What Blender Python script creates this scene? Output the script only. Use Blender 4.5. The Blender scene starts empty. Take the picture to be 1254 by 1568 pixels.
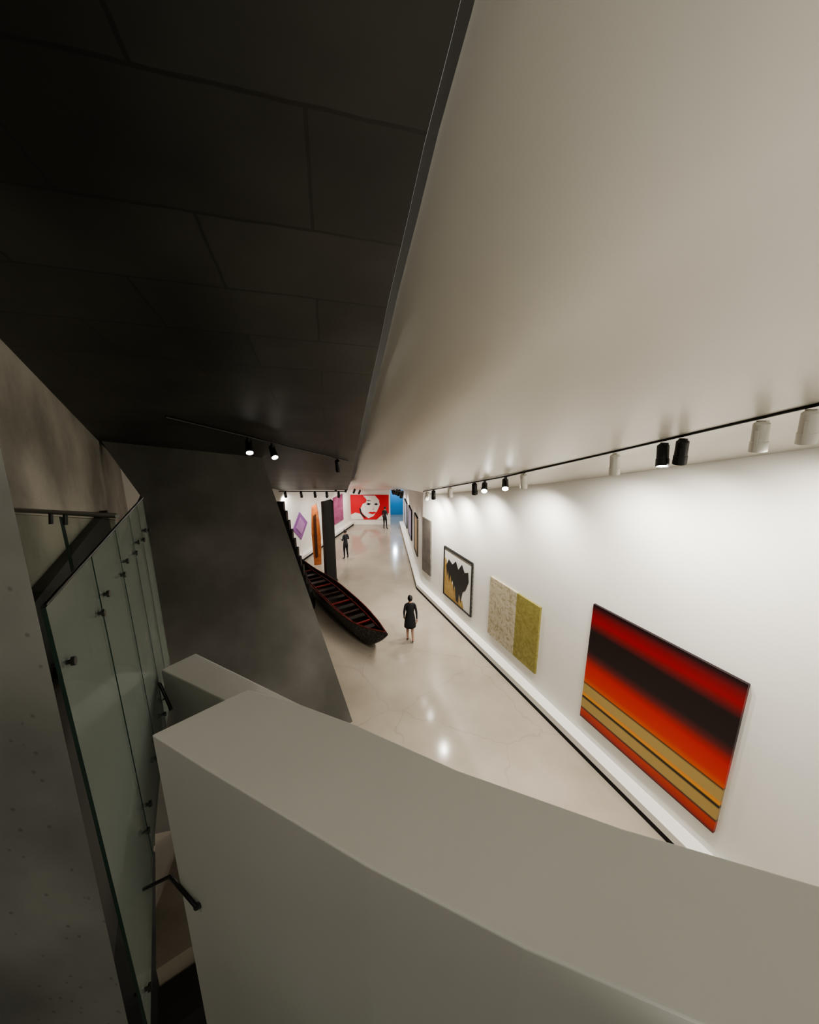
import bpy, bmesh, math, random
from mathutils import Vector, Matrix
random.seed(3)
S = bpy.context.scene
COL = S.collection

# ------------------------------------------------------------------ materials
def newmat(name):
    m = bpy.data.materials.new(name); m.use_nodes = True
    nt = m.node_tree; b = nt.nodes['Principled BSDF']
    return m, nt, b
def C(c): return (c[0], c[1], c[2], 1)
def plain(name, col, rough=.5, metal=0, spec=.5):
    m, nt, b = newmat(name)
    b.inputs['Base Color'].default_value = C(col); b.inputs['Roughness'].default_value = rough
    b.inputs['Metallic'].default_value = metal; b.inputs['Specular IOR Level'].default_value = spec
    return m
def ramp(nt, stops, mode='LINEAR'):
    r = nt.nodes.new('ShaderNodeValToRGB'); r.color_ramp.interpolation = mode
    e = r.color_ramp.elements
    e[0].position = stops[0][0]; e[0].color = C(stops[0][1])
    e[1].position = stops[-1][0]; e[1].color = C(stops[-1][1])
    for p, c in stops[1:-1]:
        x = e.new(p); x.color = C(c)
    return r
def noisy(name, c1, c2, scale=2, rough=.5, bump=.05, detail=6, spec=.5, fine=0, lo=.3, hi=.7, cracks=0):
    m, nt, b = newmat(name); L = nt.links
    tc = nt.nodes.new('ShaderNodeTexCoord')
    n = nt.nodes.new('ShaderNodeTexNoise'); n.inputs['Scale'].default_value = scale; n.inputs['Detail'].default_value = detail
    L.new(tc.outputs['Object'], n.inputs['Vector'])
    r = ramp(nt, [(lo, c1), (hi, c2)]); L.new(n.outputs['Fac'], r.inputs['Fac'])
    out = r.outputs['Color']
    if fine:
        v = nt.nodes.new('ShaderNodeTexVoronoi'); v.inputs['Scale'].default_value = fine
        L.new(tc.outputs['Object'], v.inputs['Vector'])
        r2 = ramp(nt, [(.08, (.45, .45, .45)), (.16, (1, 1, 1))]); L.new(v.outputs['Distance'], r2.inputs['Fac'])
        mx = nt.nodes.new('ShaderNodeMix'); mx.data_type = 'RGBA'; mx.blend_type = 'MULTIPLY'; mx.inputs[0].default_value = .6
        L.new(out, mx.inputs[6]); L.new(r2.outputs['Color'], mx.inputs[7]); out = mx.outputs[2]
    if cracks:
        n3 = nt.nodes.new('ShaderNodeTexNoise'); n3.inputs['Scale'].default_value = 1.2; n3.inputs['Detail'].default_value = 5
        L.new(tc.outputs['Object'], n3.inputs['Vector'])
        ad = nt.nodes.new('ShaderNodeMix'); ad.data_type = 'RGBA'; ad.blend_type = 'ADD'; ad.inputs[0].default_value = .6
        L.new(tc.outputs['Object'], ad.inputs[6]); L.new(n3.outputs['Color'], ad.inputs[7])
        v = nt.nodes.new('ShaderNodeTexVoronoi'); v.feature = 'DISTANCE_TO_EDGE'; v.inputs['Scale'].default_value = cracks
        L.new(ad.outputs[2], v.inputs['Vector'])
        r2 = ramp(nt, [(0, (.72, .70, .68)), (.006, (1, 1, 1))]); L.new(v.outputs['Distance'], r2.inputs['Fac'])
        mx = nt.nodes.new('ShaderNodeMix'); mx.data_type = 'RGBA'; mx.blend_type = 'MULTIPLY'; mx.inputs[0].default_value = .5
        L.new(out, mx.inputs[6]); L.new(r2.outputs['Color'], mx.inputs[7]); out = mx.outputs[2]
    L.new(out, b.inputs['Base Color'])
    b.inputs['Roughness'].default_value = rough; b.inputs['Specular IOR Level'].default_value = spec
    if bump:
        bp = nt.nodes.new('ShaderNodeBump'); bp.inputs['Strength'].default_value = bump; bp.inputs['Distance'].default_value = .05
        L.new(n.outputs['Fac'], bp.inputs['Height']); L.new(bp.outputs['Normal'], b.inputs['Normal'])
    return m

M_white = noisy('white_paint', (.79, .77, .725), (.83, .81, .765), .6, .55, .01)
M_ceil = noisy('ceiling_paint', (.73, .70, .635), (.77, .74, .675), .4, .33, .01)
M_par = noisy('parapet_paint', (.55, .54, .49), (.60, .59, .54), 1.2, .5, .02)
M_floor = noisy('polished_concrete', (.33, .29, .235), (.44, .39, .32), .5, .13, .0, 8, cracks=.35)
M_conc = noisy('raw_concrete', (.21, .20, .17), (.46, .44, .385), .9, .5, .15, 9, fine=14, lo=.35, hi=.65)
M_conc2 = noisy('concrete_near', (.19, .185, .165), (.36, .35, .315), 1.6, .6, .15, 9, fine=16)
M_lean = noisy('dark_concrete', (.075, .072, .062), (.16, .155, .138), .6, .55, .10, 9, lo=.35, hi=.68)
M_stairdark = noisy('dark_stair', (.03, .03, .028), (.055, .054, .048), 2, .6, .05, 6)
M_fascia = plain('fascia_grey', (.022, .022, .022), .6)
M_black = plain('black_metal', (.012, .012, .012), .4)
M_kick = plain('black_recess', (.01, .01, .01), .7)
M_lampw = plain('white_metal', (.74, .72, .66), .35)
M_steel = plain('steel', (.35, .35, .35), .3, 1)
M_dsteel = plain('dark_steel', (.12, .12, .12), .35, 1)
M_terr = noisy('terrazzo', (.42, .36, .29), (.52, .46, .38), 3, .5, .02, fine=35)

# dark ceiling with formwork joints
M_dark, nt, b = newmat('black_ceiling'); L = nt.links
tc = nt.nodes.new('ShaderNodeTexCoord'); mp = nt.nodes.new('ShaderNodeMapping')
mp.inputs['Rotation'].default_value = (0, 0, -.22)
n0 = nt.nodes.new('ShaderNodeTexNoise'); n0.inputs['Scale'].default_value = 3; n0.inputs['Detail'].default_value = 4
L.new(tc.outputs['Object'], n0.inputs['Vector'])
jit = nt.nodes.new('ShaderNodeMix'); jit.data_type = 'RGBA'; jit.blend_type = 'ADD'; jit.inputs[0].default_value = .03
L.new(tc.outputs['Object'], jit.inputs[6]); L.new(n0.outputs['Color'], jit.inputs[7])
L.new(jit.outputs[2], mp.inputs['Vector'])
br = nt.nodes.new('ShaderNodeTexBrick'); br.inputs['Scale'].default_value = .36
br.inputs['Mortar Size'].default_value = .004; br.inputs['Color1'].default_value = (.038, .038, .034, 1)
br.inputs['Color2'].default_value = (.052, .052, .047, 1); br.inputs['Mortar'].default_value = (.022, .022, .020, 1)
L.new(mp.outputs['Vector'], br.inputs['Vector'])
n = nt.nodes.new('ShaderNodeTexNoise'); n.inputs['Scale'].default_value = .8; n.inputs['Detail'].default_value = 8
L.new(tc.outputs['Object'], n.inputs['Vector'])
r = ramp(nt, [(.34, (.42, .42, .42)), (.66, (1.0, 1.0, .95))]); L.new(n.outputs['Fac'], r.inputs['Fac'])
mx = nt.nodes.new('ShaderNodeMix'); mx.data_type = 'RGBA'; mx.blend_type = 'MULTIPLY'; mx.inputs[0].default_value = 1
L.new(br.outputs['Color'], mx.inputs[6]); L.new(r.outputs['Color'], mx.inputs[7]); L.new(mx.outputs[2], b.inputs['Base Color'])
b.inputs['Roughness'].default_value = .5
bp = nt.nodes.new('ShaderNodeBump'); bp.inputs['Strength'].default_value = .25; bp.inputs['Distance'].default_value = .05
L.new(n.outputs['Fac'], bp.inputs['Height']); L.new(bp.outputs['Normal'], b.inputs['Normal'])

# tinted glass
def glassmat(name, tint, body, fac):
    m = bpy.data.materials.new(name); m.use_nodes = True; nt = m.node_tree; nt.nodes.clear(); L = nt.links
    o = nt.nodes.new('ShaderNodeOutputMaterial'); t = nt.nodes.new('ShaderNodeBsdfTransparent'); t.inputs[0].default_value = C(tint)
    d = nt.nodes.new('ShaderNodeBsdfDiffuse'); d.inputs[0].default_value = C(body)
    g = nt.nodes.new('ShaderNodeBsdfGlossy'); g.inputs['Roughness'].default_value = .12
    lw_ = nt.nodes.new('ShaderNodeLayerWeight'); lw_.inputs[0].default_value = .5
    pw = nt.nodes.new('ShaderNodeMath'); pw.operation = 'POWER'; pw.inputs[1].default_value = 4; L.new(lw_.outputs['Facing'], pw.inputs[0])
    ma = nt.nodes.new('ShaderNodeMath'); ma.operation = 'MULTIPLY_ADD'; ma.inputs[1].default_value = .4; ma.inputs[2].default_value = .04; L.new(pw.outputs[0], ma.inputs[0])
    m1 = nt.nodes.new('ShaderNodeMixShader'); m1.inputs[0].default_value = fac
    L.new(t.outputs[0], m1.inputs[1]); L.new(d.outputs[0], m1.inputs[2])
    m2 = nt.nodes.new('ShaderNodeMixShader'); L.new(ma.outputs[0], m2.inputs[0]); L.new(m1.outputs[0], m2.inputs[1]); L.new(g.outputs[0], m2.inputs[2])
    L.new(m2.outputs[0], o.inputs[0]); return m
M_glass = glassmat('balustrade_glass', (.86, .91, .88), (.27, .31, .28), .55)
M_glass2 = glassmat('guard_glass', (.93, .96, .94), (.5, .55, .5), .05)
M_gedge = plain('glass_edge', (.04, .08, .065), .2)

# ------------------------------------------------------------------ geometry helpers
def obj(name, me, mats, parent=None, smooth=False):
    o = bpy.data.objects.new(name, me); COL.objects.link(o)
    for m in (mats if isinstance(mats, (list, tuple)) else [mats]): me.materials.append(m)
    if parent: o.parent = parent
    if smooth:
        for p in me.polygons: p.use_smooth = True
    return o
def mesh(name, vs, fs, mats, parent=None, smooth=False, mi=None):
    me = bpy.data.meshes.new(name); me.from_pydata([tuple(v) for v in vs], [], fs)
    bm = bmesh.new(); bm.from_mesh(me)
    if mi: 
        bm.faces.ensure_lookup_table()
        for f, k in zip(bm.faces, mi): f.material_index = k
    bmesh.ops.recalc_face_normals(bm, faces=bm.faces); bm.to_mesh(me); bm.free()
    return obj(name, me, mats, parent, smooth)
def prism(name, pts, off, mats, parent=None, bevel=0, mi=None):
    """closed solid: polygon pts extruded by vector off"""
    n = len(pts); off = Vector(off); pts = [Vector(p) for p in pts]
    vs = pts + [p + off for p in pts]
    fs = [list(range(n)), list(range(2*n-1, n-1, -1))] + [[i, (i+1) % n, n+(i+1) % n, n+i] for i in range(n)]
    o = mesh(name, vs, fs, mats, parent, mi=mi)
    if bevel:
        md = o.modifiers.new('b', 'BEVEL'); md.width = bevel; md.segments = 3; md.limit_method = 'ANGLE'
    return o
def box(name, x0, x1, y0, y1, z0, z1, mats, parent=None, bevel=0):
    return prism(name, [(x0, y0, z0), (x1, y0, z0), (x1, y1, z0), (x0, y1, z0)], (0, 0, z1-z0), mats, parent, bevel)
def tube(name, pts, r, mat, parent=None):
    cu = bpy.data.curves.new(name, 'CURVE'); cu.dimensions = '3D'; cu.bevel_depth = r; cu.bevel_resolution = 3; cu.use_fill_caps = True
    sp = cu.splines.new('POLY'); sp.points.add(len(pts)-1)
    for p, q in zip(sp.points, pts): p.co = (*q, 1)
    o = bpy.data.objects.new(name, cu); COL.objects.link(o); cu.materials.append(mat)
    if parent: o.parent = parent
    return o
def empty(name, loc=(0, 0, 0)):
    o = bpy.data.objects.new(name, None); COL.objects.link(o); o.location = loc; o.empty_display_size = .1; return o

# ------------------------------------------------------------------ room
def whiteZ(X, Y): return 9.6 - .311*Y - .2*X + .030*max(0, 9.0-Y)*max(0, min(1, (X+.2)/5))
def darkZ(X, Y): return 9.376 - .27*Y + .0138*X
def wallX(Y): return (6.6 - .3777*Y)/.926 if Y <= 16.0 else .601 - .0941*(Y-16)

box('floor', -16, 13, -6, 36, -.2, 0, M_floor)

# white ceiling
edge = [(1.2, -3), (.232, 1.8), (.14, 2.2), (.053, 2.65), (-.1, 3.4), (-.26, 4.27), (-.56, 5.8), (-.865, 7.44), (-1.15, 9.0), (-1.40, 10.2), (-1.92, 13.09), (-2.2, 14.5)]
vs = []; fs = []
rows = [(x, y, None) for x, y in edge] + [(-2.5, 16.0, (5.28, 4.63)), (-3.04, 18.7, (4.75, 4.32)), (-4.9, 27.8, (2.75, 2.75))]
for x, y, zz in rows:
    xr = wallX(y)+.1
    z0, z1 = zz if zz else (whiteZ(x, y), whiteZ(xr, y))
    for k in range(5):
        t = k/4; X = x+(xr-x)*t
        vs.append((X, y, whiteZ(X, y) if not zz else z0+(z1-z0)*t))
for i in range(len(rows)-1):
    for k in range(4): fs.append([5*i+k, 5*i+k+1, 5*i+k+6, 5*i+k+5])
k = len(vs); vs += [(-8, 18.7, 4.75), (-5.6, 27.8, 2.75)]
a = 5*(len(rows)-2); fs.append([k, a, a+5, k+1])
o = mesh('ceiling', vs, fs, M_ceil, smooth=True)
md = o.modifiers.new('s', 'SOLIDIFY'); md.thickness = .12; md.offset = 0
# black ceiling + fascia
vs = []; fs = []
ed2 = edge + [(-3.04, 18.7)]
def fdx(y): return -.055 - .006*y
for x, y in ed2:
    vs += [(-13, y, darkZ(-13, y)), (x+fdx(y), y, darkZ(x+fdx(y), y))]
for i in range(len(ed2)-1): fs.append([2*i, 2*i+1, 2*i+3, 2*i+2])
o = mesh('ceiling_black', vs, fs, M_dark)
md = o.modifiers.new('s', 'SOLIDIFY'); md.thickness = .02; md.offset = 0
vs = []; fs = []
for x, y in ed2:
    zw = whiteZ(x, y) if y < 14.6 else 4.75
    vs += [(x+fdx(y), y, darkZ(x+fdx(y), y)-.012), (x+.005, y, zw-.066)]
for i in range(len(ed2)-1): fs.append([2*i, 2*i+1, 2*i+3, 2*i+2])
o = mesh('trim_ceiling_edge', vs, fs, M_fascia)
box('trim_black_beam', -13, -3.2, 18.68, 18.8, 4.25, 5.0, M_dark)

# right wall (two planes), solid
n1 = Vector((.926, .3777, 0))
def rw(Y, dz=0): return Vector((wallX(Y), Y, dz))
Y0 = -3
prism('wall_right', [rw(Y0), rw(16), rw(16, 5.0), rw(14.5, whiteZ(1.2, 14.5)+.2), rw(7, whiteZ(4.3, 7)+.2), rw(Y0, whiteZ(8, Y0)+.3)], n1*.3, M_white)
prism('wall_right_far', [rw(16.001), rw(27.8), rw(27.8, 2.8), rw(18.7, 4.4), rw(16.001, 4.9)], (.3, .03, 0), M_white)
# plinth curb along the right wall
def curb(name, p, q, nrm, w=.3, h=.29):
    p = Vector(p); q = Vector(q); nrm = Vector(nrm)
    e = empty(name)
    def off(a, d, z): return a - nrm*d + Vector((0, 0, z))
    prism('curb_body', [off(p, 0.0, .13), off(p, w, .13), off(p, w, h), off(p, .0, h)], q-p, M_white, e)
    prism('recess', [off(p, 0.0, 0), off(p, w-.015, 0), off(p, w-.015, .13), off(p, .0, .13)], q-p, M_kick, e)
curb('baseboard_right', rw(Y0), rw(15.95), n1)
curb('baseboard_right_far', rw(15.95), rw(27.6), (.9956, .0937, 0))

# far end wall with doorway to a blue room
prism('wall_end', [(-5.4, 27.74, 0), (-1.5, 27.66, 0), (-1.5, 27.66, 2.9), (-5.4, 27.74, 2.9)], (0, .3, 0), M_white)
M_blue = plain('blue_wall', (.06, .26, .46), .6)
box('wall_blue_room', -2.5, 1, 31, 31.2, 0, 3.2, M_blue)
box('wall_blue_room_side', -.45, -.25, 28, 31, 0, 3.2, M_blue)
box('wall_blue_room_left', -2.6, -2.4, 28.05, 31, 0, 3.2, M_blue)
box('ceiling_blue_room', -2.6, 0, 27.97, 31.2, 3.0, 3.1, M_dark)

# left gallery wall
def lw(Y, z=0): return Vector((-6.25 + .2143*(Y-20), Y, z))
prism('wall_left_gallery', [lw(10), lw(27.8), lw(27.8, 2.9), lw(18.75, 4.8), lw(10, 6.6)], (-.3, .06, 0), M_white)
curb('baseboard_left', lw(12), lw(27.6), (-.978, .21, 0))

# raw concrete wall far left, stair side
def cw(Y, z=0): return Vector((-4.08 - .6436*(Y-3.96), Y, z))
prism('wall_left_concrete', [cw(-3), cw(12), cw(12, darkZ(-9, 12)+.05), cw(-3, darkZ(.5, -3)+.05)], (-.25, -.16, 0), M_conc)
# dark stair stringer cladding the foot of the concrete wall
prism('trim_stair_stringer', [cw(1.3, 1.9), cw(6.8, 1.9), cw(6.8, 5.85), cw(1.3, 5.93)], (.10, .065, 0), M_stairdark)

# big leaning dark wall
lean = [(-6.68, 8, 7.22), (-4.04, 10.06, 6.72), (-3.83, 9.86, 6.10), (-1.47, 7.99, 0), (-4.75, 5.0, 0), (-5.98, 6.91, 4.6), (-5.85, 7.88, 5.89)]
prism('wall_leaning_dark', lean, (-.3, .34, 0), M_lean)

# ------------------------------------------------------------------ foreground parapets
near = [(-.948, 1.126), (-.68, .99), (-.4, .854), (-.113, .714), (.246, .562), (.584, .446), (1.0, .33), (1.6, .19), (3.4, -.15)]
far_ = [(-.702, 1.367), (-.46, 1.285), (-.218, 1.18), (.157, .985), (.598, .805), (1.01, .672), (1.5, .54), (2.1, .41), (3.6, .12)]
poly = [(x, y, 0) for x, y in near] + [(x, y, 0) for x, y in reversed(far_)]
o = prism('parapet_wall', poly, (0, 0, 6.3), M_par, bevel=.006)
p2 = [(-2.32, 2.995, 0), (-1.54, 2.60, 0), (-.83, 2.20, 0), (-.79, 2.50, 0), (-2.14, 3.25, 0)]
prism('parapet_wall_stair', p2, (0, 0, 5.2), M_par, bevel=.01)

# viewer's landing behind the parapet
box('floor_landing', -.55, 4.5, -3, -.15, 5.5, 5.7, M_floor)

# near concrete pier
prism('wall_near_pier', [(-1.30, 1.0, 0), (-1.075, 1.0, 8.4), (-2.3, 1.0, 8.4), (-2.0, 1.0, 0)], (-.14, .10, 0), M_conc2)

# stair landing and flight between the glass and the parapet
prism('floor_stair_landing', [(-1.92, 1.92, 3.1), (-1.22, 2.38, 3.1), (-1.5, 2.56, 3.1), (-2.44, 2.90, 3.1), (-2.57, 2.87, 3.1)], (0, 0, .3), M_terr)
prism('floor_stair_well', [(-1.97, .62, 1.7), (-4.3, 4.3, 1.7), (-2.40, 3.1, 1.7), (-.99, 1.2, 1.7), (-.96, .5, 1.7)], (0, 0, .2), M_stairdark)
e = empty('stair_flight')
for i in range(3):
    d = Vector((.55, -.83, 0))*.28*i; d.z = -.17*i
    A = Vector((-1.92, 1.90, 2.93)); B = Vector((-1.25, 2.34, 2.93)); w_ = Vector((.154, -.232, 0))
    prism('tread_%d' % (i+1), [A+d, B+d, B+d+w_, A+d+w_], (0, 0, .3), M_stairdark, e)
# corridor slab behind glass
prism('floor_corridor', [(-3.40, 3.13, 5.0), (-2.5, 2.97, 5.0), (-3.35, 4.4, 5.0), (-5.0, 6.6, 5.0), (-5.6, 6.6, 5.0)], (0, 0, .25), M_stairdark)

# ------------------------------------------------------------------ glass balustrade
def glass_panel(name, a, b, zb, zt_, parent, mat=None, zb2=None):
    a = Vector(a); b = Vector(b); d = (b-a).normalized(); nrm = Vector((-d.y, d.x, 0))*.015
    A = (a.x, a.y, zb); B = (b.x, b.y, zb if zb2 is None else zb2); Cc = (b.x, b.y, zt_); D = (a.x, a.y, zt_)
    prism(name, [A, B, Cc, D], nrm, [mat or M_glass, M_gedge], parent, mi=[0, 0, 1, 1, 1, 1])
def standoff(loc, nrm, parent):
    loc = Vector(loc); nrm = Vector(nrm).normalized()
    q = nrm.to_track_quat('Z', 'Y').to_matrix().to_4x4()
    bm = bmesh.new()
    for r, h0, h1 in ((.020, -.03, -.012), (.010, -.05, .02), (.020, .016, .03)):
        bmesh.ops.create_cone(bm, cap_ends=True, segments=16, radius1=r, radius2=r, depth=h1-h0, matrix=Matrix.Translation((0, 0, (h0+h1)/2)))
    me = bpy.data.meshes.new('standoff'); bm.to_mesh(me); bm.free()
    o = obj('standoff', me, M_dsteel, parent); o.matrix_world = Matrix.Translation(loc) @ q
e = empty('glass_balustrade')
g0 = Vector((-1.46, 1.34, 0)); g1 = Vector((-2.71, 3.65, 0)); gd = g1-g0
ts = [0, .262, .50, .70, .86, 1.0]
def zbot(t): return 4.05 + 1.7*min(t, .32)
for i in range(5):
    a_ = g0+gd*(ts[i]+.004); b_ = g0+gd*(ts[i+1]-.004)
    glass_panel('pane_%d' % (i+1), a_, b_, zbot(ts[i]), 6.7, e, None, zbot(ts[i+1]))
gn = Vector((gd.y, -gd.x, 0)).normalized()
for i in range(6):
    for z in ((6.43, 4.85) if i else (6.40, 4.3)):
        for s in ((.03,) if i == 0 else (-.03,) if i == 5 else (-.03, .03)):
            p = g0+gd*(ts[i]+s); standoff((p.x, p.y, z - (.05 if s < 0 else 0)), gn, e)
tube('edge_cap', [(g0.x, g0.y, 6.706), (g1.x, g1.y, 6.706)], .009, M_dsteel, e)
e = empty('glass_guard')
glass_panel('pane_1', (-3.54, 3.13, 0), (-2.98, 3.02, 0), 5.3, 6.66, e, M_glass2)
glass_panel('pane_2', (-2.96, 3.016, 0), (-2.42, 2.91, 0), 5.3, 6.66, e, M_glass2)
tube('rail', [(-3.54, 3.13, 6.7), (-2.38, 2.895, 6.7)], .02, M_steel, e)
for x in (-3.05, -2.9): tube('clip', [(x, 3.12-(x+3.5)*.2, 6.70), (x, 3.10-(x+3.5)*.2, 6.60)], .016, M_dsteel, e)
e = empty('handrail')
tube('rail', [(-1.3, 1.33, 5.2), (-.985, 1.13, 5.60), (-.84, 1.055, 5.56)], .008, M_black, e)
tube('bracket', [(-.84, 1.055, 5.56), (-.84, 1.08, 5.53)], .012, M_black, e)
e = empty('handrail')
tube('rail', [(-2.36, 2.93, 5.12), (-2.30, 2.93, 5.09), (-2.22, 2.905, 4.84)], .014, M_black, e)

# ------------------------------------------------------------------ paintings
def canvas(name, p, q, z0, z1, nrm, mat, depth=.06, frame=None):
    """painting hung on wall between plan points p (left) and q (right) as seen by the viewer"""
    p = Vector((p[0], p[1], 0)); q = Vector((q[0], q[1], 0)); d = (q-p); w = d.length; d.normalize()
    nrm = Vector(nrm).normalized()  # out of wall
    M = Matrix(((d.x, -nrm.x, 0, p.x), (d.y, -nrm.y, 0, p.y), (0, 0, 1, z0), (0, 0, 0, 1)))
    e = empty(name); e.matrix_world = M
    h = z1-z0
    o = box('canvas', 0, w, -depth, -.002, 0, h, mat, e)
    if frame:
        f = .05
        for nm, a in (('frame_bottom', (0, w, -depth-.03, -.002, -.0, f)), ('frame_top', (0, w, -depth-.03, -.002, h-f, h)),
                      ('frame_left', (0, f, -depth-.03, -.002, f, h-f)), ('frame_right', (w-f, w, -depth-.03, -.002, f, h-f))):
            box(nm, *a, frame, e)
    return e, w, h
def genmat(name, rough=.5):
    m, nt, b = newmat(name); b.inputs['Roughness'].default_value = rough
    tc = nt.nodes.new('ShaderNodeTexCoord'); sp = nt.nodes.new('ShaderNodeSeparateXYZ')
    nt.links.new(tc.outputs['Generated'], sp.inputs[0])
    return m, nt, b, tc, sp
# painting 1: horizontal colour bands
M_p1, nt, b, tc, sp = genmat('painting_bands', .35)
K = (.010, .003, .004); R = (.26, .008, .012); RR = (.50, .015, .010); OC = (.42, .29, .095)
r = ramp(nt, [(0, (.02, .004, .004)), (.025, (.40, .02, .01)), (.075, (.5, .045, .012)), (.09, (.015, .008, .006)), (.10, OC), (.175, OC), (.185, (.01, .006, .005)), (.197, (.01, .006, .005)), (.207, (.75, .32, .03)), (.225, (.72, .26, .03)), (.235, OC), (.305, OC),
              (.318, (.02, .008, .006)), (.328, (.60, .10, .01)), (.37, (.55, .03, .01)), (.48, RR), (.56, (.10, .005, .007)), (.61, K), (.78, K), (.87, R), (.93, (.17, .006, .01)), (.985, (.02, .003, .005)), (1.0, (.01, .002, .003))])
L = nt.links
L.new(sp.outputs['Z'], r.inputs['Fac']); L.new(r.outputs['Color'], b.inputs['Base Color'])
# painting 2
M_p2, nt, b, tc, sp = genmat('painting_tan_green', .7); L = nt.links
n = nt.nodes.new('ShaderNodeTexNoise'); n.inputs['Scale'].default_value = 4; n.inputs['Detail'].default_value = 12; n.inputs['Distortion'].default_value = 2.5
L.new(tc.outputs['Object'], n.inputs['Vector'])
ra = ramp(nt, [(.36, (.33, .27, .17)), (.47, (.47, .41, .29)), (.62, (.54, .49, .38))]); L.new(n.outputs['Fac'], ra.inputs['Fac'])
rb = ramp(nt, [(.35, (.23, .20, .05)), (.65, (.33, .29, .09))]); L.new(n.outputs['Fac'], rb.inputs['Fac'])
st = ramp(nt, [(.0, (0, 0, 0)), (.58, (1, 1, 1))], 'CONSTANT'); L.new(sp.outputs['X'], st.inputs['Fac'])
mx = nt.nodes.new('ShaderNodeMix'); mx.data_type = 'RGBA'; L.new(st.outputs['Color'], mx.inputs[0]); L.new(ra.outputs['Color'], mx.inputs[6]); L.new(rb.outputs['Color'], mx.inputs[7])
L.new(mx.outputs[2], b.inputs['Base Color'])
M_pw = plain('painting_white', (.70, .69, .64), .6); M_pk = plain('paint_black', (.012, .012, .012), .5); M_gold = noisy('paint_gold', (.36, .22, .06), (.48, .33, .13), 6, .6, 0)
M_grey = noisy('painting_grey', (.10, .09, .08), (.18, .16, .14), 3, .7, 0)
M_lil = plain('painting_lilac', (.42, .36, .55), .6); M_pbl = plain('painting_pale_blue', (.45, .5, .62), .6); M_tan = plain('painting_tan', (.5, .38, .25), .6)
nR = (-.926, -.3777, 0); nF = (-.9956, -.0937, 0)
def wp(Y): return (wallX(Y), Y)
canvas('painting_color_bands', wp(7.41), wp(4.81), .74, 3.62, nR, M_p1)
canvas('painting_tan_and_green', wp(10.98), wp(8.87), .76, 2.76, nR, M_p2)
e, w, h = canvas('painting_abstract_framed', wp(13.95), wp(11.98), .75, 2.8, nR, M_pw, .04, M_pk)
def flat(name, pts, mat, e, y=-.038, t=.006):
    prism(name, [(x, y, z) for x, z in pts], (0, -t, 0), mat, e)
flat('gold_shape', [(.05, .05), (1.6, .05), (1.5, .35), (1.3, .3), (1.2, .5), (1.0, .45), (.85, .72), (.7, .7), (.62, 1.05), (.5, .95), (.4, 1.35), (.28, 1.25), (.2, 1.55), (.05, 1.6)], M_gold, e)
flat('black_shape', [(.2, 1.30), (.28, .85), (.36, 1.15), (.45, .7), (.55, 1.05), (.66, .75), (.75, .9), (.84, .45), (.92, .75), (1.02, .15), (1.2, .12), (1.25, .55), (1.38, .22), (1.5, .7), (1.7, .85), (1.9, 1.25), (1.85, 1.6), (1.6, 1.5), (1.4, 1.75), (1.15, 1.45), (.95, 1.72), (.7, 1.5), (.4, 1.62)], M_pk, e, -.043)
canvas('painting_grey', wp(15.92), wp(15.12), 1.0, 3.5, nR, M_grey)
canvas('painting_tan', wp(19.0), wp(17.6), 1.0, 3.0, nF, M_tan, .05, M_pk)
canvas('painting_lilac', wp(22.4), wp(20.6), .9, 2.7, nF, M_lil, .05, M_pk)
canvas('painting_pale_blue', wp(25.6), wp(23.6), .8, 2.5, nF, M_pbl, .05, M_pk)
# left wall
nL = (.978, -.21, 0)
M_mag = noisy('painting_magenta', (.26, .04, .12), (.36, .12, .22), 4, .6, 0)
canvas('painting_magenta', (lw(24.6).x, 24.6), (lw(26.2).x, 26.2), .8, 2.7, nL, M_mag)
M_pur = plain('painting_purple', (.28, .12, .34), .5); M_pur2 = plain('painting_pink', (.42, .22, .44), .5)
e = empty('painting_diamond'); d = Vector((.2095, .978, 0)); nn = Vector(nL)
def dia(nm, s, dd, mat):
    c = lw(20.1) + nn*dd; c.z = 1.95
    prism(nm, [c-d*.85*s, c+Vector((0, 0, .82*s)), c+d*.85*s, c-Vector((0, 0, .82*s))], nn*.03, mat, e)
dia('canvas', 1, .002, M_pur); dia('inner', .6, .028, M_pur2)

# end wall: pop-art face painting
M_red = plain('paint_red', (.58, .010, .02), .5); M_pwh = plain('paint_white', (.75, .72, .68), .5)
e = empty('painting_face_popart'); e.location = (-4.55, 27.7205, .42); e.rotation_euler = (0, 0, math.atan2(-.08, 3.9))
box('canvas', 0, 2.95, -.06, 0, 0, 1.95, M_red, e)
def fl(nm, pts, mat, y=-.058, t=.008): prism(nm, [(x, y, z) for x, z in pts], (0, -t, 0), mat, e)
fl('face', [(.75, 1.9), (.62, 1.3), (.75, .75), (1.0, .38), (1.35, .1), (1.75, .28), (2.05, .7), (2.25, 1.15), (2.2, 1.55), (1.9, 1.9)], M_pwh)
fl('neck_band', [(.0, .0), (.0, .38), (.35, .55), (.75, .45), (1.0, .02)], M_pwh)
fl('hair_lock', [(.72, 1.93), (.95, 1.93), (1.25, 1.6), (1.2, 1.35), (.95, 1.25), (.8, .95), (.55, .85), (.55, 1.4)], M_red, -.065)
fl('hair_line', [(.66, .9), (.76, .95), (.86, .5), (1.15, .2), (1.1, .1), (.75, .42)], M_pk, -.065)
fl('eye_left', [(1.2, 1.22), (1.38, 1.34), (1.6, 1.24), (1.4, 1.14)], M_pk, -.065)
fl('eye_right', [(1.8, 1.22), (1.98, 1.32), (2.14, 1.22), (1.98, 1.14)], M_pk, -.065)
fl('brow', [(1.15, 1.45), (1.4, 1.55), (1.65, 1.45), (1.4, 1.48)], M_pk, -.065)
fl('nose', [(1.72, 1.1), (1.80, .8), (1.62, .78), (1.76, .84)], M_red, -.065)
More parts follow.
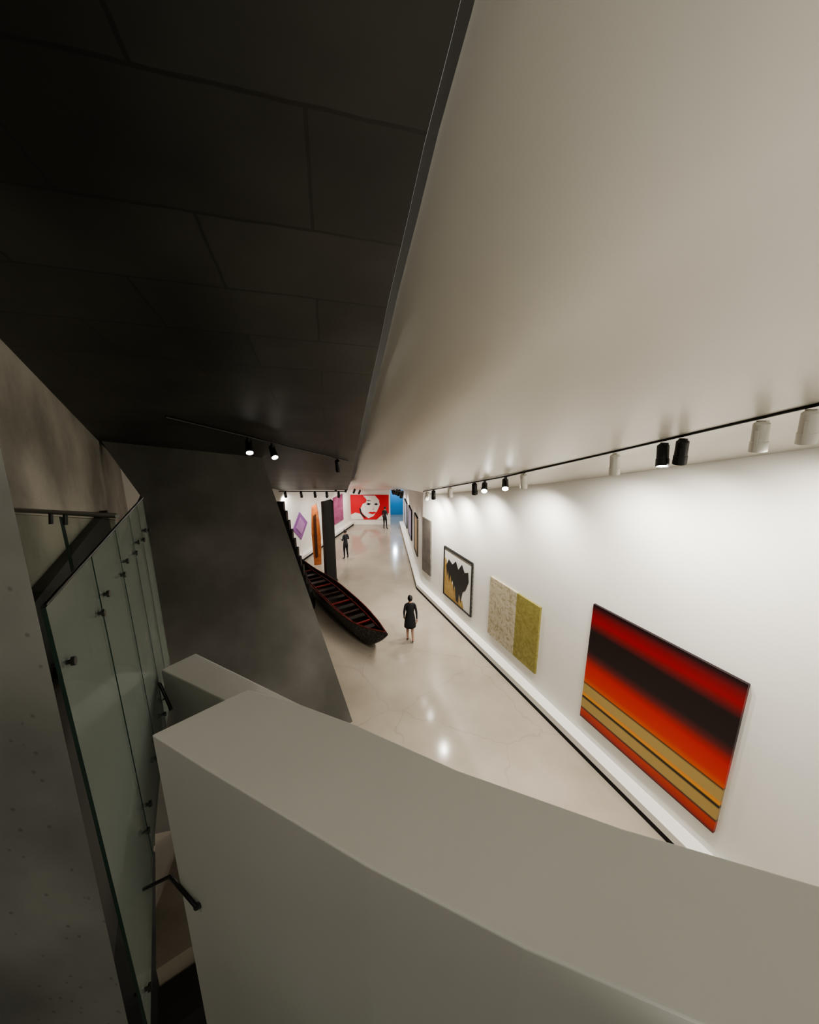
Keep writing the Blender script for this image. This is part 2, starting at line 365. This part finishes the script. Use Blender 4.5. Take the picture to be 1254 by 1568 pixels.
fl('lips', [(1.3, .52), (1.55, .64), (1.68, .6), (1.82, .64), (2.0, .55), (1.7, .42)], M_red, -.065)
fl('shoulder', [(2.0, .0), (2.95, .0), (2.95, .5), (2.4, .35)], M_pwh)

# ------------------------------------------------------------------ standing sculptures on left
M_rust = noisy('carved_orange', (.36, .09, .03), (.48, .17, .05), 5, .5, .2); M_brown = noisy('dark_wood', (.05, .02, .012), (.09, .035, .02), 8, .5, .2)
e = empty('carved_panel_orange')
prism('board', [(-5.25, 19.0, .0), (-4.90, 19.1, .0), (-4.84, 19.1, 1.6), (-4.92, 19.1, 3.0), (-5.0, 19.1, 3.45), (-5.22, 19.0, 3.3), (-5.3, 19.0, 1.8)], (.0, .12, 0), M_rust, e)
prism('inlay', [(-5.15, 18.98, .4), (-5.02, 19.0, .5), (-5.0, 19.0, 2.9), (-5.14, 18.98, 2.8)], (0, .03, 0), M_brown, e)
e = empty('carved_post')
prism('front_board', [(-3.98, 16.5, 0), (-3.62, 16.7, 0), (-3.62, 16.7, 4.05), (-3.72, 16.65, 4.15), (-3.96, 16.5, 4.1)], (.05, .1, 0), M_pk, e)
prism('side_board', [(-4.14, 16.67, 0), (-3.98, 16.5, 0), (-3.96, 16.5, 4.1), (-4.12, 16.67, 4.05)], (.05, .1, 0), M_brown, e)
box('base', -4.18, -3.55, 16.4, 16.95, 0, .08, M_pk, e)
# stepped black sculpture beside the leaning wall
e = empty('stepped_sculpture')
prof = []
for i in range(12): prof += [(-.085*i, .38*i), (-.085*i, .38*(i+1))]
prof += [(-.085*11-.4, .38*12), (-.5, 0)]
d2 = Vector((1, .1, 0)).normalized()
prism('steps', [Vector((-3.98, 14.0, 0)) + d2*px + Vector((0, 0, pz)) for px, pz in prof], (-.03, .3, 0), M_pk, e)

# ------------------------------------------------------------------ boat
def make_boat():
    e = empty('carved_canoe')
    bow = Vector((-.70, 10.55, 0)); stern = Vector((-5.45, 17.4, 0)); ax = stern-bow; Lh = ax.length; ax.normalize(); sd = Vector((-ax.y, ax.x, 0))
    N = 56; vs = []; fs = []; mi = []
    def st(t):
        w = .58*(1-math.exp(-(t/.16)**1.3))*max(0, 1-max(0, (t-.55)/.45)**2.2) + .008
        keel = .0 + .90*(max(0, 1-t/.15))**1.5 + .5*max(0, (t-.9)/.1)**2
        gun = .70 + .27*(max(0, 1-t/.22))**1.5 + .3*max(0, (t-.8)/.2)**2
        return w, keel, gun
    NP = 8
    for i in range(N+1):
        t = i/N; w, kz, gz = st(t); ring = []
        for j in range(-NP, NP+1):   # outer
            u = j/NP; x = w*math.copysign(abs(u)**.55, u); z = kz + (gz-kz)*abs(u)**2.6
            ring.append(bow+ax*Lh*t+sd*x+Vector((0, 0, z)))
        wi = max(.004, w-.05)
        for j in range(NP, -NP-1, -1):  # inner
            u = j/NP; x = wi*math.copysign(abs(u)**.55, u); z = min(gz, kz+.05) + max(0, gz-kz-.05)*abs(u)**2.6
            ring.append(bow+ax*Lh*t+sd*x+Vector((0, 0, z)))
        vs += ring
    R_ = 2*(2*NP+1)
    for i in range(N):
        for j in range(R_):
            fs.append([i*R_+j, i*R_+(j+1) % R_, (i+1)*R_+(j+1) % R_, (i+1)*R_+j])
            mi.append(0 if j < 2*NP else 1 if (j == 2*NP or j == R_-1) else 2)
    fs.append(list(range(R_))); mi.append(0); fs.append([N*R_+j for j in range(R_)]); mi.append(0)
    m, nt, b = newmat('canoe_hull'); L = nt.links
    tc = nt.nodes.new('ShaderNodeTexCoord'); v = nt.nodes.new('ShaderNodeTexVoronoi'); v.feature = 'DISTANCE_TO_EDGE'; v.inputs['Scale'].default_value = 6
    L.new(tc.outputs['Object'], v.inputs['Vector'])
    r = ramp(nt, [(.0, (.22, .20, .18)), (.04, (.012, .011, .011))]); L.new(v.outputs['Distance'], r.inputs['Fac']); L.new(r.outputs['Color'], b.inputs['Base Color'])
    b.inputs['Roughness'].default_value = .3
    M_cr = plain('canoe_red', (.13, .014, .012), .4); M_cb = plain('canoe_black', (.015, .012, .012), .3); M_ci = noisy('canoe_inside', (.015, .009, .008), (.055, .024, .018), 6, .5, .1)
    mesh('hull', vs, fs, [m, M_cb, M_ci], e, False, mi)
    for k in range(14):
        t = .15+k*.057
        w, kz, gz = st(t); c = bow+ax*Lh*t; c.z = gz-.16
        hw = ax*(.04 if k % 2 else .11); ww = w*.88
        prism('thwart_%d' % (k+1), [c-sd*ww-hw, c+sd*ww-hw, c+sd*ww+hw, c-sd*ww+hw], (0, 0, .04), [M_cb, M_cr if k % 4 == 1 else M_ci][k % 2], e)
    for s in (-1, 1):
        for kk, (fw, dz) in enumerate(((1.0, .012), (.70, -.10))):
            pts = []
            for i in range(1 if kk == 0 else 5, N-1):
                t = i/N; w, kz, gz = st(t); q = bow+ax*Lh*t+sd*s*(w*fw-.02*(kk == 0)); q.z = gz+dz; pts.append(q)
            tube('strake_%d_%d' % (s+2, kk), pts, .022, M_cr, e)
make_boat()

# ------------------------------------------------------------------ track lights
def spot_fixture(name, top, aim, mat, energy=0, size=1.3, R_=.075, Lh=.34, drop=.10, col=(1, .95, .87), blend=1.0, laim=None):
    """track head: adapter, stem, yoke and cylindrical can; lamp sits at the mouth of the can"""
    top = Vector(top); aim = Vector(aim); e = empty(name, top)
    pivot = top - Vector((0, 0, drop+.05)); d = (aim-pivot).normalized()
    bm = bmesh.new()
    def cyl(r1, r2, h, M):
        bmesh.ops.create_cone(bm, cap_ends=True, segments=24, radius1=r1, radius2=r2, depth=h, matrix=M)
    T = Matrix.Translation
    cyl(.022, .022, drop+.04, T((0, 0, -(drop+.04)/2)))
    bmesh.ops.create_cube(bm, size=1, matrix=T((0, 0, -.02)) @ Matrix.Diagonal((.04, .12, .04, 1)))
    q = (-d).to_track_quat('Z', 'Y').to_matrix().to_4x4(); P = T((0, 0, -(drop+.05))) @ q
    bmesh.ops.create_cube(bm, size=1, matrix=P @ T((0, R_+.008, 0)) @ Matrix.Diagonal((.03, .012, .16, 1)))
    bmesh.ops.create_cube(bm, size=1, matrix=P @ T((0, -R_-.008, 0)) @ Matrix.Diagonal((.03, .012, .16, 1)))
    me = bpy.data.meshes.new('yoke'); bm.to_mesh(me); bm.free(); obj('yoke', me, mat, e)
    # open can by spin profile
    prof = [(0, .5*Lh), (R_*.55, .5*Lh), (R_*.9, .42*Lh), (R_*.92, -.15*Lh), (R_, -.17*Lh), (R_, -.5*Lh), (R_*.9, -.5*Lh), (R_*.86, -.44*Lh), (0, -.43*Lh)]
    seg = 28; vs = []; fs = []; mi = []
    for k in range(seg):
        a_ = 2*math.pi*k/seg
        for r_, z_ in prof: vs.append((P @ Vector((r_*math.cos(a_), r_*math.sin(a_), z_)).to_4d()).to_3d())
    n_ = len(prof)
    for k in range(seg):
        for j in range(n_-1):
            fs.append([k*n_+j, k*n_+j+1, ((k+1) % seg)*n_+j+1, ((k+1) % seg)*n_+j]); mi.append(1 if j >= n_-2 and energy > 0 else 0)
    o = mesh('can', vs, fs, [mat, M_lens], e, False, mi)
    bm = bmesh.new(); bm.from_mesh(o.data); bmesh.ops.remove_doubles(bm, verts=bm.verts, dist=1e-5); bmesh.ops.recalc_face_normals(bm, faces=bm.faces); bm.to_mesh(o.data); bm.free()
    if energy > 0:
        ld = bpy.data.lights.new('lamp', 'SPOT'); ld.energy = energy; ld.spot_size = size; ld.spot_blend = blend; ld.shadow_soft_size = .05; ld.color = col
        lo = bpy.data.objects.new('lamp', ld); COL.objects.link(lo); lo.parent = e
        lo.location = (pivot-top) + d*(Lh*.5+.01); lo.rotation_euler = (-d).to_track_quat('Z', 'Y').to_euler()
    return e
M_lens, nt, b = newmat('lamp_lens'); b.inputs['Emission Color'].default_value = (1, .95, .88, 1); b.inputs['Emission Strength'].default_value = 60

def trX(Y): return 4.15 - .3408*(Y-3.85)
def track(name, p, q):
    tube(name, [p, q], .02, M_black)
def tz(Y): return whiteZ(trX(Y), Y)-.095
track('track_rail', (trX(1), 1, tz(1)), (trX(9), 9, tz(9)))
track('track_rail', (trX(9), 9, tz(9)), (trX(14.4), 14.4, tz(14.4)))
def tpos(Y): return (trX(Y), Y, tz(Y)-.015)
def wpt(Y, z): return (wallX(Y), Y, z)
FX = [(2.2, 'w', wpt(2.8, 1.5)), (3.89, 'w', wpt(4.6, 1.5)), (4.27, 'w0', wpt(4.9, 0)), (5.08, 'k', wpt(6.2, 1.0)), (5.32, 'k', (3.0, 3.6, 2)), (6.07, 'w', wpt(6.9, .8)),
      (8.34, 'w', wpt(9.2, 1.0)), (9.03, 'g', (1.3, 4.0, 2.5)), (9.97, 'g', (.9, 4.6, 2.5)), (10.49, 'k', wpt(11.6, 1.0)), (12.05, 'w', wpt(13, 1.0)), (13.4, 'k', wpt(14.8, 1.0)), (14.0, 'w', (0, 16, 0))]
for Y, c, aim in FX:
    en = {'w': 370, 'w0': 0, 'k': 300, 'g': 330}[c]
    if Y == 5.32: en = 200
    spot_fixture('added_fill_spot', tpos(Y), aim, M_lampw if c[0] == 'w' else M_black, energy=en, size=2.6 if c != 'g' else 1.6, R_=.085, drop=.13)
# far right track
def frX(Y): return wallX(Y)-.9
def farz(Y): return (4.63+.12 - (Y-16)*.135 if Y < 18.7 else 4.42-(Y-18.7)*.176) - .12
track('track_rail', (frX(16.1), 16.1, farz(16.1)), (frX(27), 27, farz(27)))
for Y in (16.6, 18.6, 20.8, 23, 25.3):
    spot_fixture('added_fill_spot', (frX(Y), Y, farz(Y)), (wallX(Y) - (.1 if int(Y) % 2 else 1.8), Y+.8, .6), M_black, energy=140, size=2.4)
# left gallery track
track('track_rail', (-7, 18.3, 4.25), (-3.3, 18.3, 4.25))
for X in (-6.3, -5.5, -4.8, -4.2, -3.6):
    spot_fixture('added_fill_spot', (X, 18.3, 4.23), (X-.5, 21, .5), M_black, energy=130 if X in (-6.3, -4.8, -3.6) else 0, size=2.3)
for Y in (20.5, 22.5, 24.5, 26):
    X = -4.2+.1*(Y-20)
    spot_fixture('added_fill_spot', (X, Y, 4.6-(Y-18.7)*.215), (X-1, Y+1, .8), M_black, energy=130 if Y in (20.5, 24.5) else 90, size=2.4)
# track on black ceiling
def btX(Y): return -4.07 + .551*(Y-6.3)
def btz(Y): return darkZ(btX(Y), Y)-.045
track('track_rail', (btX(6.3), 6.3, btz(6.3)), (btX(10.5), 10.5, btz(10.5)))
for Y, aim in ((7.67, (-1.9, 4.4, 3.2)), (8.2, (-1.0, 5.2, 3.2)), (10.1, (-2.0, 12.5, 0))):
    spot_fixture('added_fill_spot', (btX(Y), Y, btz(Y)-.01), aim, M_black, energy=110, size=1.8, drop=.14)
# added, unseen fill lamps above and behind the viewer's landing
for x, y, aim, en, sz in ((-1.6, -1.0, (-3.9, 4.6, 7.0), 420, 1.9), (-.9, -.9, (-.6, 1.1, 6.3), 90, 1.7), (-1.9, -.2, (-1.9, 2.3, 3.4), 110, 1.0)):
    spot_fixture('added_fill_spot', (x, y, darkZ(x, y)-.02), aim, M_black, energy=en, size=sz)
for x, y, aim, en in ((5.0, -1.2, (2.2, 2.5, 5.0), 120),):
    spot_fixture('added_fill_spot', (x, y, whiteZ(x, y)-.08), aim, M_lampw, energy=en, size=2.4)
# added, unseen uplights on the landing to brighten the sloping white ceiling
for x, y, aim in ((.7, -.6, (1.1, .9, 9.0)), (2.8, -.8, (3.0, .8, 8.6))):
    e = empty('added_uplighter', (x, y, 5.7)); d = (Vector(aim)-Vector((x, y, 5.9))).normalized()
    bm = bmesh.new(); bmesh.ops.create_cone(bm, cap_ends=True, segments=24, radius1=.12, radius2=.12, depth=.03, matrix=Matrix.Translation((0, 0, .015)))
    bmesh.ops.create_cone(bm, cap_ends=True, segments=24, radius1=.05, radius2=.085, depth=.14, matrix=Matrix.Translation((0, 0, .10)))
    me = bpy.data.meshes.new('housing'); bm.to_mesh(me); bm.free(); obj('housing', me, M_black, e)
    ld = bpy.data.lights.new('lamp', 'SPOT'); ld.energy = 120; ld.spot_size = 1.9; ld.spot_blend = 1; ld.shadow_soft_size = .08; ld.color = (1, .96, .88)
    lo = bpy.data.objects.new('lamp', ld); COL.objects.link(lo); lo.parent = e; lo.location = (0, 0, .2); lo.rotation_euler = (-d).to_track_quat('Z', 'Y').to_euler()

# blue room lamp
ld = bpy.data.lights.new('blue_room_lamp', 'POINT'); ld.energy = 150; ld.color = (.7, .86, 1); ld.shadow_soft_size = .1
lo = bpy.data.objects.new('blue_room_lamp', ld); COL.objects.link(lo); lo.location = (-1.2, 29.5, 2.8)

# ------------------------------------------------------------------ people
def skinned(verts, edges, root=0, sub=2):
    me = bpy.data.meshes.new('sk'); me.from_pydata([v[0] for v in verts], edges, [])
    o = bpy.data.objects.new('sk', me); COL.objects.link(o)
    o.modifiers.new('skin', 'SKIN')
    for i, v in enumerate(verts):
        d = me.skin_vertices[0].data[i]; r = v[1]; d.radius = r if isinstance(r, tuple) else (r, r); d.use_root = (i == root)
    s = o.modifiers.new('sub', 'SUBSURF'); s.levels = sub; s.render_levels = sub
    dg = bpy.context.evaluated_depsgraph_get(); dg.update()
    out = bpy.data.meshes.new_from_object(o.evaluated_get(dg)); bpy.data.objects.remove(o)
    return out
def person(name, loc, rot, height, top, bottom, skin, hair, pose, dress=False):
    f = height/1.7
    P = pose
    V = [((0, 0, .93), (.135, .10)), ((0, .0, 1.08), (.115, .085)), ((0, .0, 1.26), (.14, .095)), ((0, -.01, 1.40), (.10, .07)), ((0, 0, 1.47), .05), ((0, .01, 1.54), .047)]
    E = [(0, 1), (1, 2), (2, 3), (3, 4), (4, 5)]
    for s, arm, leg in ((-1, P['aL'], P['lL']), (1, P['aR'], P['lR'])):
        b0 = len(V)
        V += [((s*.155, -.01, 1.39), .052), (arm[0], .041), (arm[1], .027)]
        E += [(3, b0), (b0, b0+1), (b0+1, b0+2)]
        b1 = len(V)
        V += [((s*.085, 0, .86), .088), (leg[0], .057), (leg[1], .036), (leg[2], .032)]
        E += [(0, b1), (b1, b1+1), (b1+1, b1+2), (b1+2, b1+3)]
    bm = bmesh.new()
    def add(me, fn):
        n0 = len(bm.faces); bm.from_mesh(me); bm.faces.ensure_lookup_table()
        for fc in bm.faces[n0:]:
            fc.material_index = fn(fc.calc_center_median()); fc.smooth = True
    def cls(c):
        if c.z > 1.46 and abs(c.x) < .1: return 2
        if c.z < .10: return 4
        if c.z > .9 or abs(c.x) > .19: return 0
        return 2 if dress else 1
    add(skinned(V, E), cls)
    # hands: palm and five fingers
    for s, arm in ((-1, P['aL']), (1, P['aR'])):
        el = Vector(arm[0]); w = Vector(arm[1]); d = (w-el).normalized()
        side = Vector((0, 1, 0)); side = (side - d*side.dot(d)).normalized(); nm = d.cross(side).normalized()*s
        HV = [(tuple(w-d*.01), (.024, .018)), (tuple(w+d*.04), (.034, .014)), (tuple(w+d*.085), (.036, .013))]; HE = [(0, 1), (1, 2)]
        add(skinned(HV, HE, 0, 1), lambda c: 2)
        for k, (off, ln) in enumerate(((.028, .070), (.009, .080), (-.010, .074), (-.028, .058))):
            a_ = w+d*.075+side*off; b_ = a_+d*ln*.5+nm*-.006; c_ = b_+d*ln*.32+nm*-.018; e_ = c_+d*ln*.2+nm*-.016
            add(skinned([(tuple(a_), .009), (tuple(b_), .0085), (tuple(c_), .008), (tuple(e_), .007)], [(0, 1), (1, 2), (2, 3)], 0, 1), lambda c: 2)
        a_ = w+d*.03+side*.022; b_ = a_+d*.03+side*.024; c_ = b_+d*.03+side*.008
        add(skinned([(tuple(a_), .012), (tuple(b_), .0105), (tuple(c_), .009)], [(0, 1), (1, 2)], 0, 1), lambda c: 2)
    # head with face
    hb = bmesh.new(); bmesh.ops.create_uvsphere(hb, u_segments=32, v_segments=24, radius=1)
    for v in hb.verts:
        x, y, z = v.co
        sx, sy, sz = .074, .093, .112
        jaw = 1 - .28*max(0, -z)**1.5
        nx, ny, nz = x*sx*jaw, y*sy*(1-.1*max(0, -z)), z*sz
        if y > .6:
            ny += .022*math.exp(-((nx/.013)**2) - ((nz+.015)/.022)**2)         # nose
            ny -= .008*math.exp(-(((abs(nx)-.03)/.014)**2) - ((nz-.012)/.012)**2)  # eye sockets
            ny += .005*math.exp(-((nx/.025)**2) - ((nz+.055)/.008)**2)         # lips
        if abs(x) > .85: nx += math.copysign(.014*math.exp(-((ny/.02)**2) - ((nz)/.03)**2), x)  # ears
        v.co = (nx, ny, nz)
    M = Matrix.Translation((0, .015, 1.60)) @ Matrix.Rotation(P.get('head', 0), 4, 'Z') @ Matrix.Rotation(P.get('nod', 0), 4, 'X')
    me = bpy.data.meshes.new('h')
    hb.transform(M); hb.to_mesh(me); hb.free(); add(me, lambda c: 2)
    hb = bmesh.new(); bmesh.ops.create_uvsphere(hb, u_segments=32, v_segments=24, radius=1)
    kill = [v for v in hb.verts if (v.co.y > .45 and v.co.z < .55) or v.co.z < (-.55 if dress else -.45)]
    bmesh.ops.delete(hb, geom=kill, context='VERTS')
    for v in hb.verts: v.co = Vector((v.co.x*.084, v.co.y*.104-.004, v.co.z*.122+.004))
    if dress:   # small bun at the back of the head
        bmesh.ops.create_uvsphere(hb, u_segments=16, v_segments=12, radius=.038, matrix=Matrix.Translation((0, -.115, .045)))
    hb.transform(M); me = bpy.data.meshes.new('h'); hb.to_mesh(me); hb.free(); add(me, lambda c: 3)
    if dress:
        rings = [(1.43, .11, .075), (1.36, .155, .10), (1.26, .155, .112), (1.10, .132, .10), (.96, .16, .125), (.82, .185, .15), (.66, .20, .17), (.56, .205, .18), (.56, .19, .165)]
        sg = 32; vs = []; fs = []
        for z, a_, b_ in rings:
            for k in range(sg):
                t = 2*math.pi*k/sg; w_ = 1+.03*math.sin(7*t)*max(0, (1-z))
                vs.append((a_*w_*math.cos(t), b_*w_*math.sin(t), z))
        for i in range(len(rings)-1):
            for k in range(sg): fs.append([i*sg+k, i*sg+(k+1) % sg, (i+1)*sg+(k+1) % sg, (i+1)*sg+k])
        me = bpy.data.meshes.new('d'); me.from_pydata(vs, [], fs); add(me, lambda c: 0)
    bm.transform(Matrix.Scale(f, 4))
    mn = min(v.co.z for v in bm.verts); bm.transform(Matrix.Translation((0, 0, -mn)))
    me = bpy.data.meshes.new(name); bm.to_mesh(me); bm.free()
    o = obj(name, me, [top, bottom, skin, hair, M_shoe]); o.location = loc; o.rotation_euler = (0, 0, rot)
    return o
M_shoe = plain('shoe', (.02, .018, .016), .4)
M_cl = plain('black_cloth', (.012, .012, .014), .8); M_cl2 = plain('charcoal_cloth', (.02, .022, .028), .8)
M_sk = plain('skin', (.36, .21, .15), .5); M_hair = plain('hair', (.012, .009, .008), .5)
walk = dict(aL=((-.21, -.06, 1.13), (-.20, .06, .90)), aR=((.21, -.08, 1.13), (.22, -.12, .88)),
            lL=((-.08, .09, .50), (-.08, -.0, .09), (-.08, .12, .035)), lR=((.08, .02, .50), (.08, -.20, .13), (.08, -.13, .035)), head=.1)
stand = dict(aL=((-.24, -.03, 1.13), (-.14, .20, 1.15)), aR=((.24, -.03, 1.13), (.15, .20, 1.18)),
             lL=((-.10, .02, .49), (-.12, -.01, .08), (-.14, .13, .035)), lR=((.10, .01, .49), (.13, -.02, .08), (.17, .11, .035)), nod=-.2)
casual = dict(aL=((-.22, -.03, 1.12), (-.21, .07, .88)), aR=((.23, -.03, 1.12), (.10, .18, 1.05)),
              lL=((-.09, .02, .49), (-.10, -.01, .08), (-.12, .13, .035)), lR=((.09, .06, .49), (.11, .08, .08), (.14, .21, .035)), head=.3)
person('woman_walking', (.02, 11.7, 0), .1, 1.74, M_cl, M_cl, M_sk, M_hair, walk, True)
person('man_standing', (-3.68, 20.1, 0), .9, 1.72, M_cl2, M_cl, M_sk, M_hair, stand)
person('man_standing', (-1.83, 26.4, 0), -.5, 1.72, M_cl2, M_cl, M_sk, M_hair, casual)

# ------------------------------------------------------------------ world, camera
w = bpy.data.worlds.new('World'); S.world = w; w.use_nodes = True
w.node_tree.nodes['Background'].inputs[0].default_value = (.88, .93, .86, 1); w.node_tree.nodes['Background'].inputs[1].default_value = .5

cam = bpy.data.cameras.new('camera'); co = bpy.data.objects.new('camera', cam); COL.objects.link(co)
co.location = (0, 0, 7.4); co.rotation_euler = (math.radians(90-13), 0, 0)
cam.sensor_fit = 'HORIZONTAL'; cam.sensor_width = 36; cam.lens = 560/1254*36; cam.clip_start = .02
S.camera = co
S.view_settings.view_transform = 'AgX'
try: S.view_settings.look = 'AgX - Medium High Contrast'
except Exception as ex: print(ex)
print('DONE')
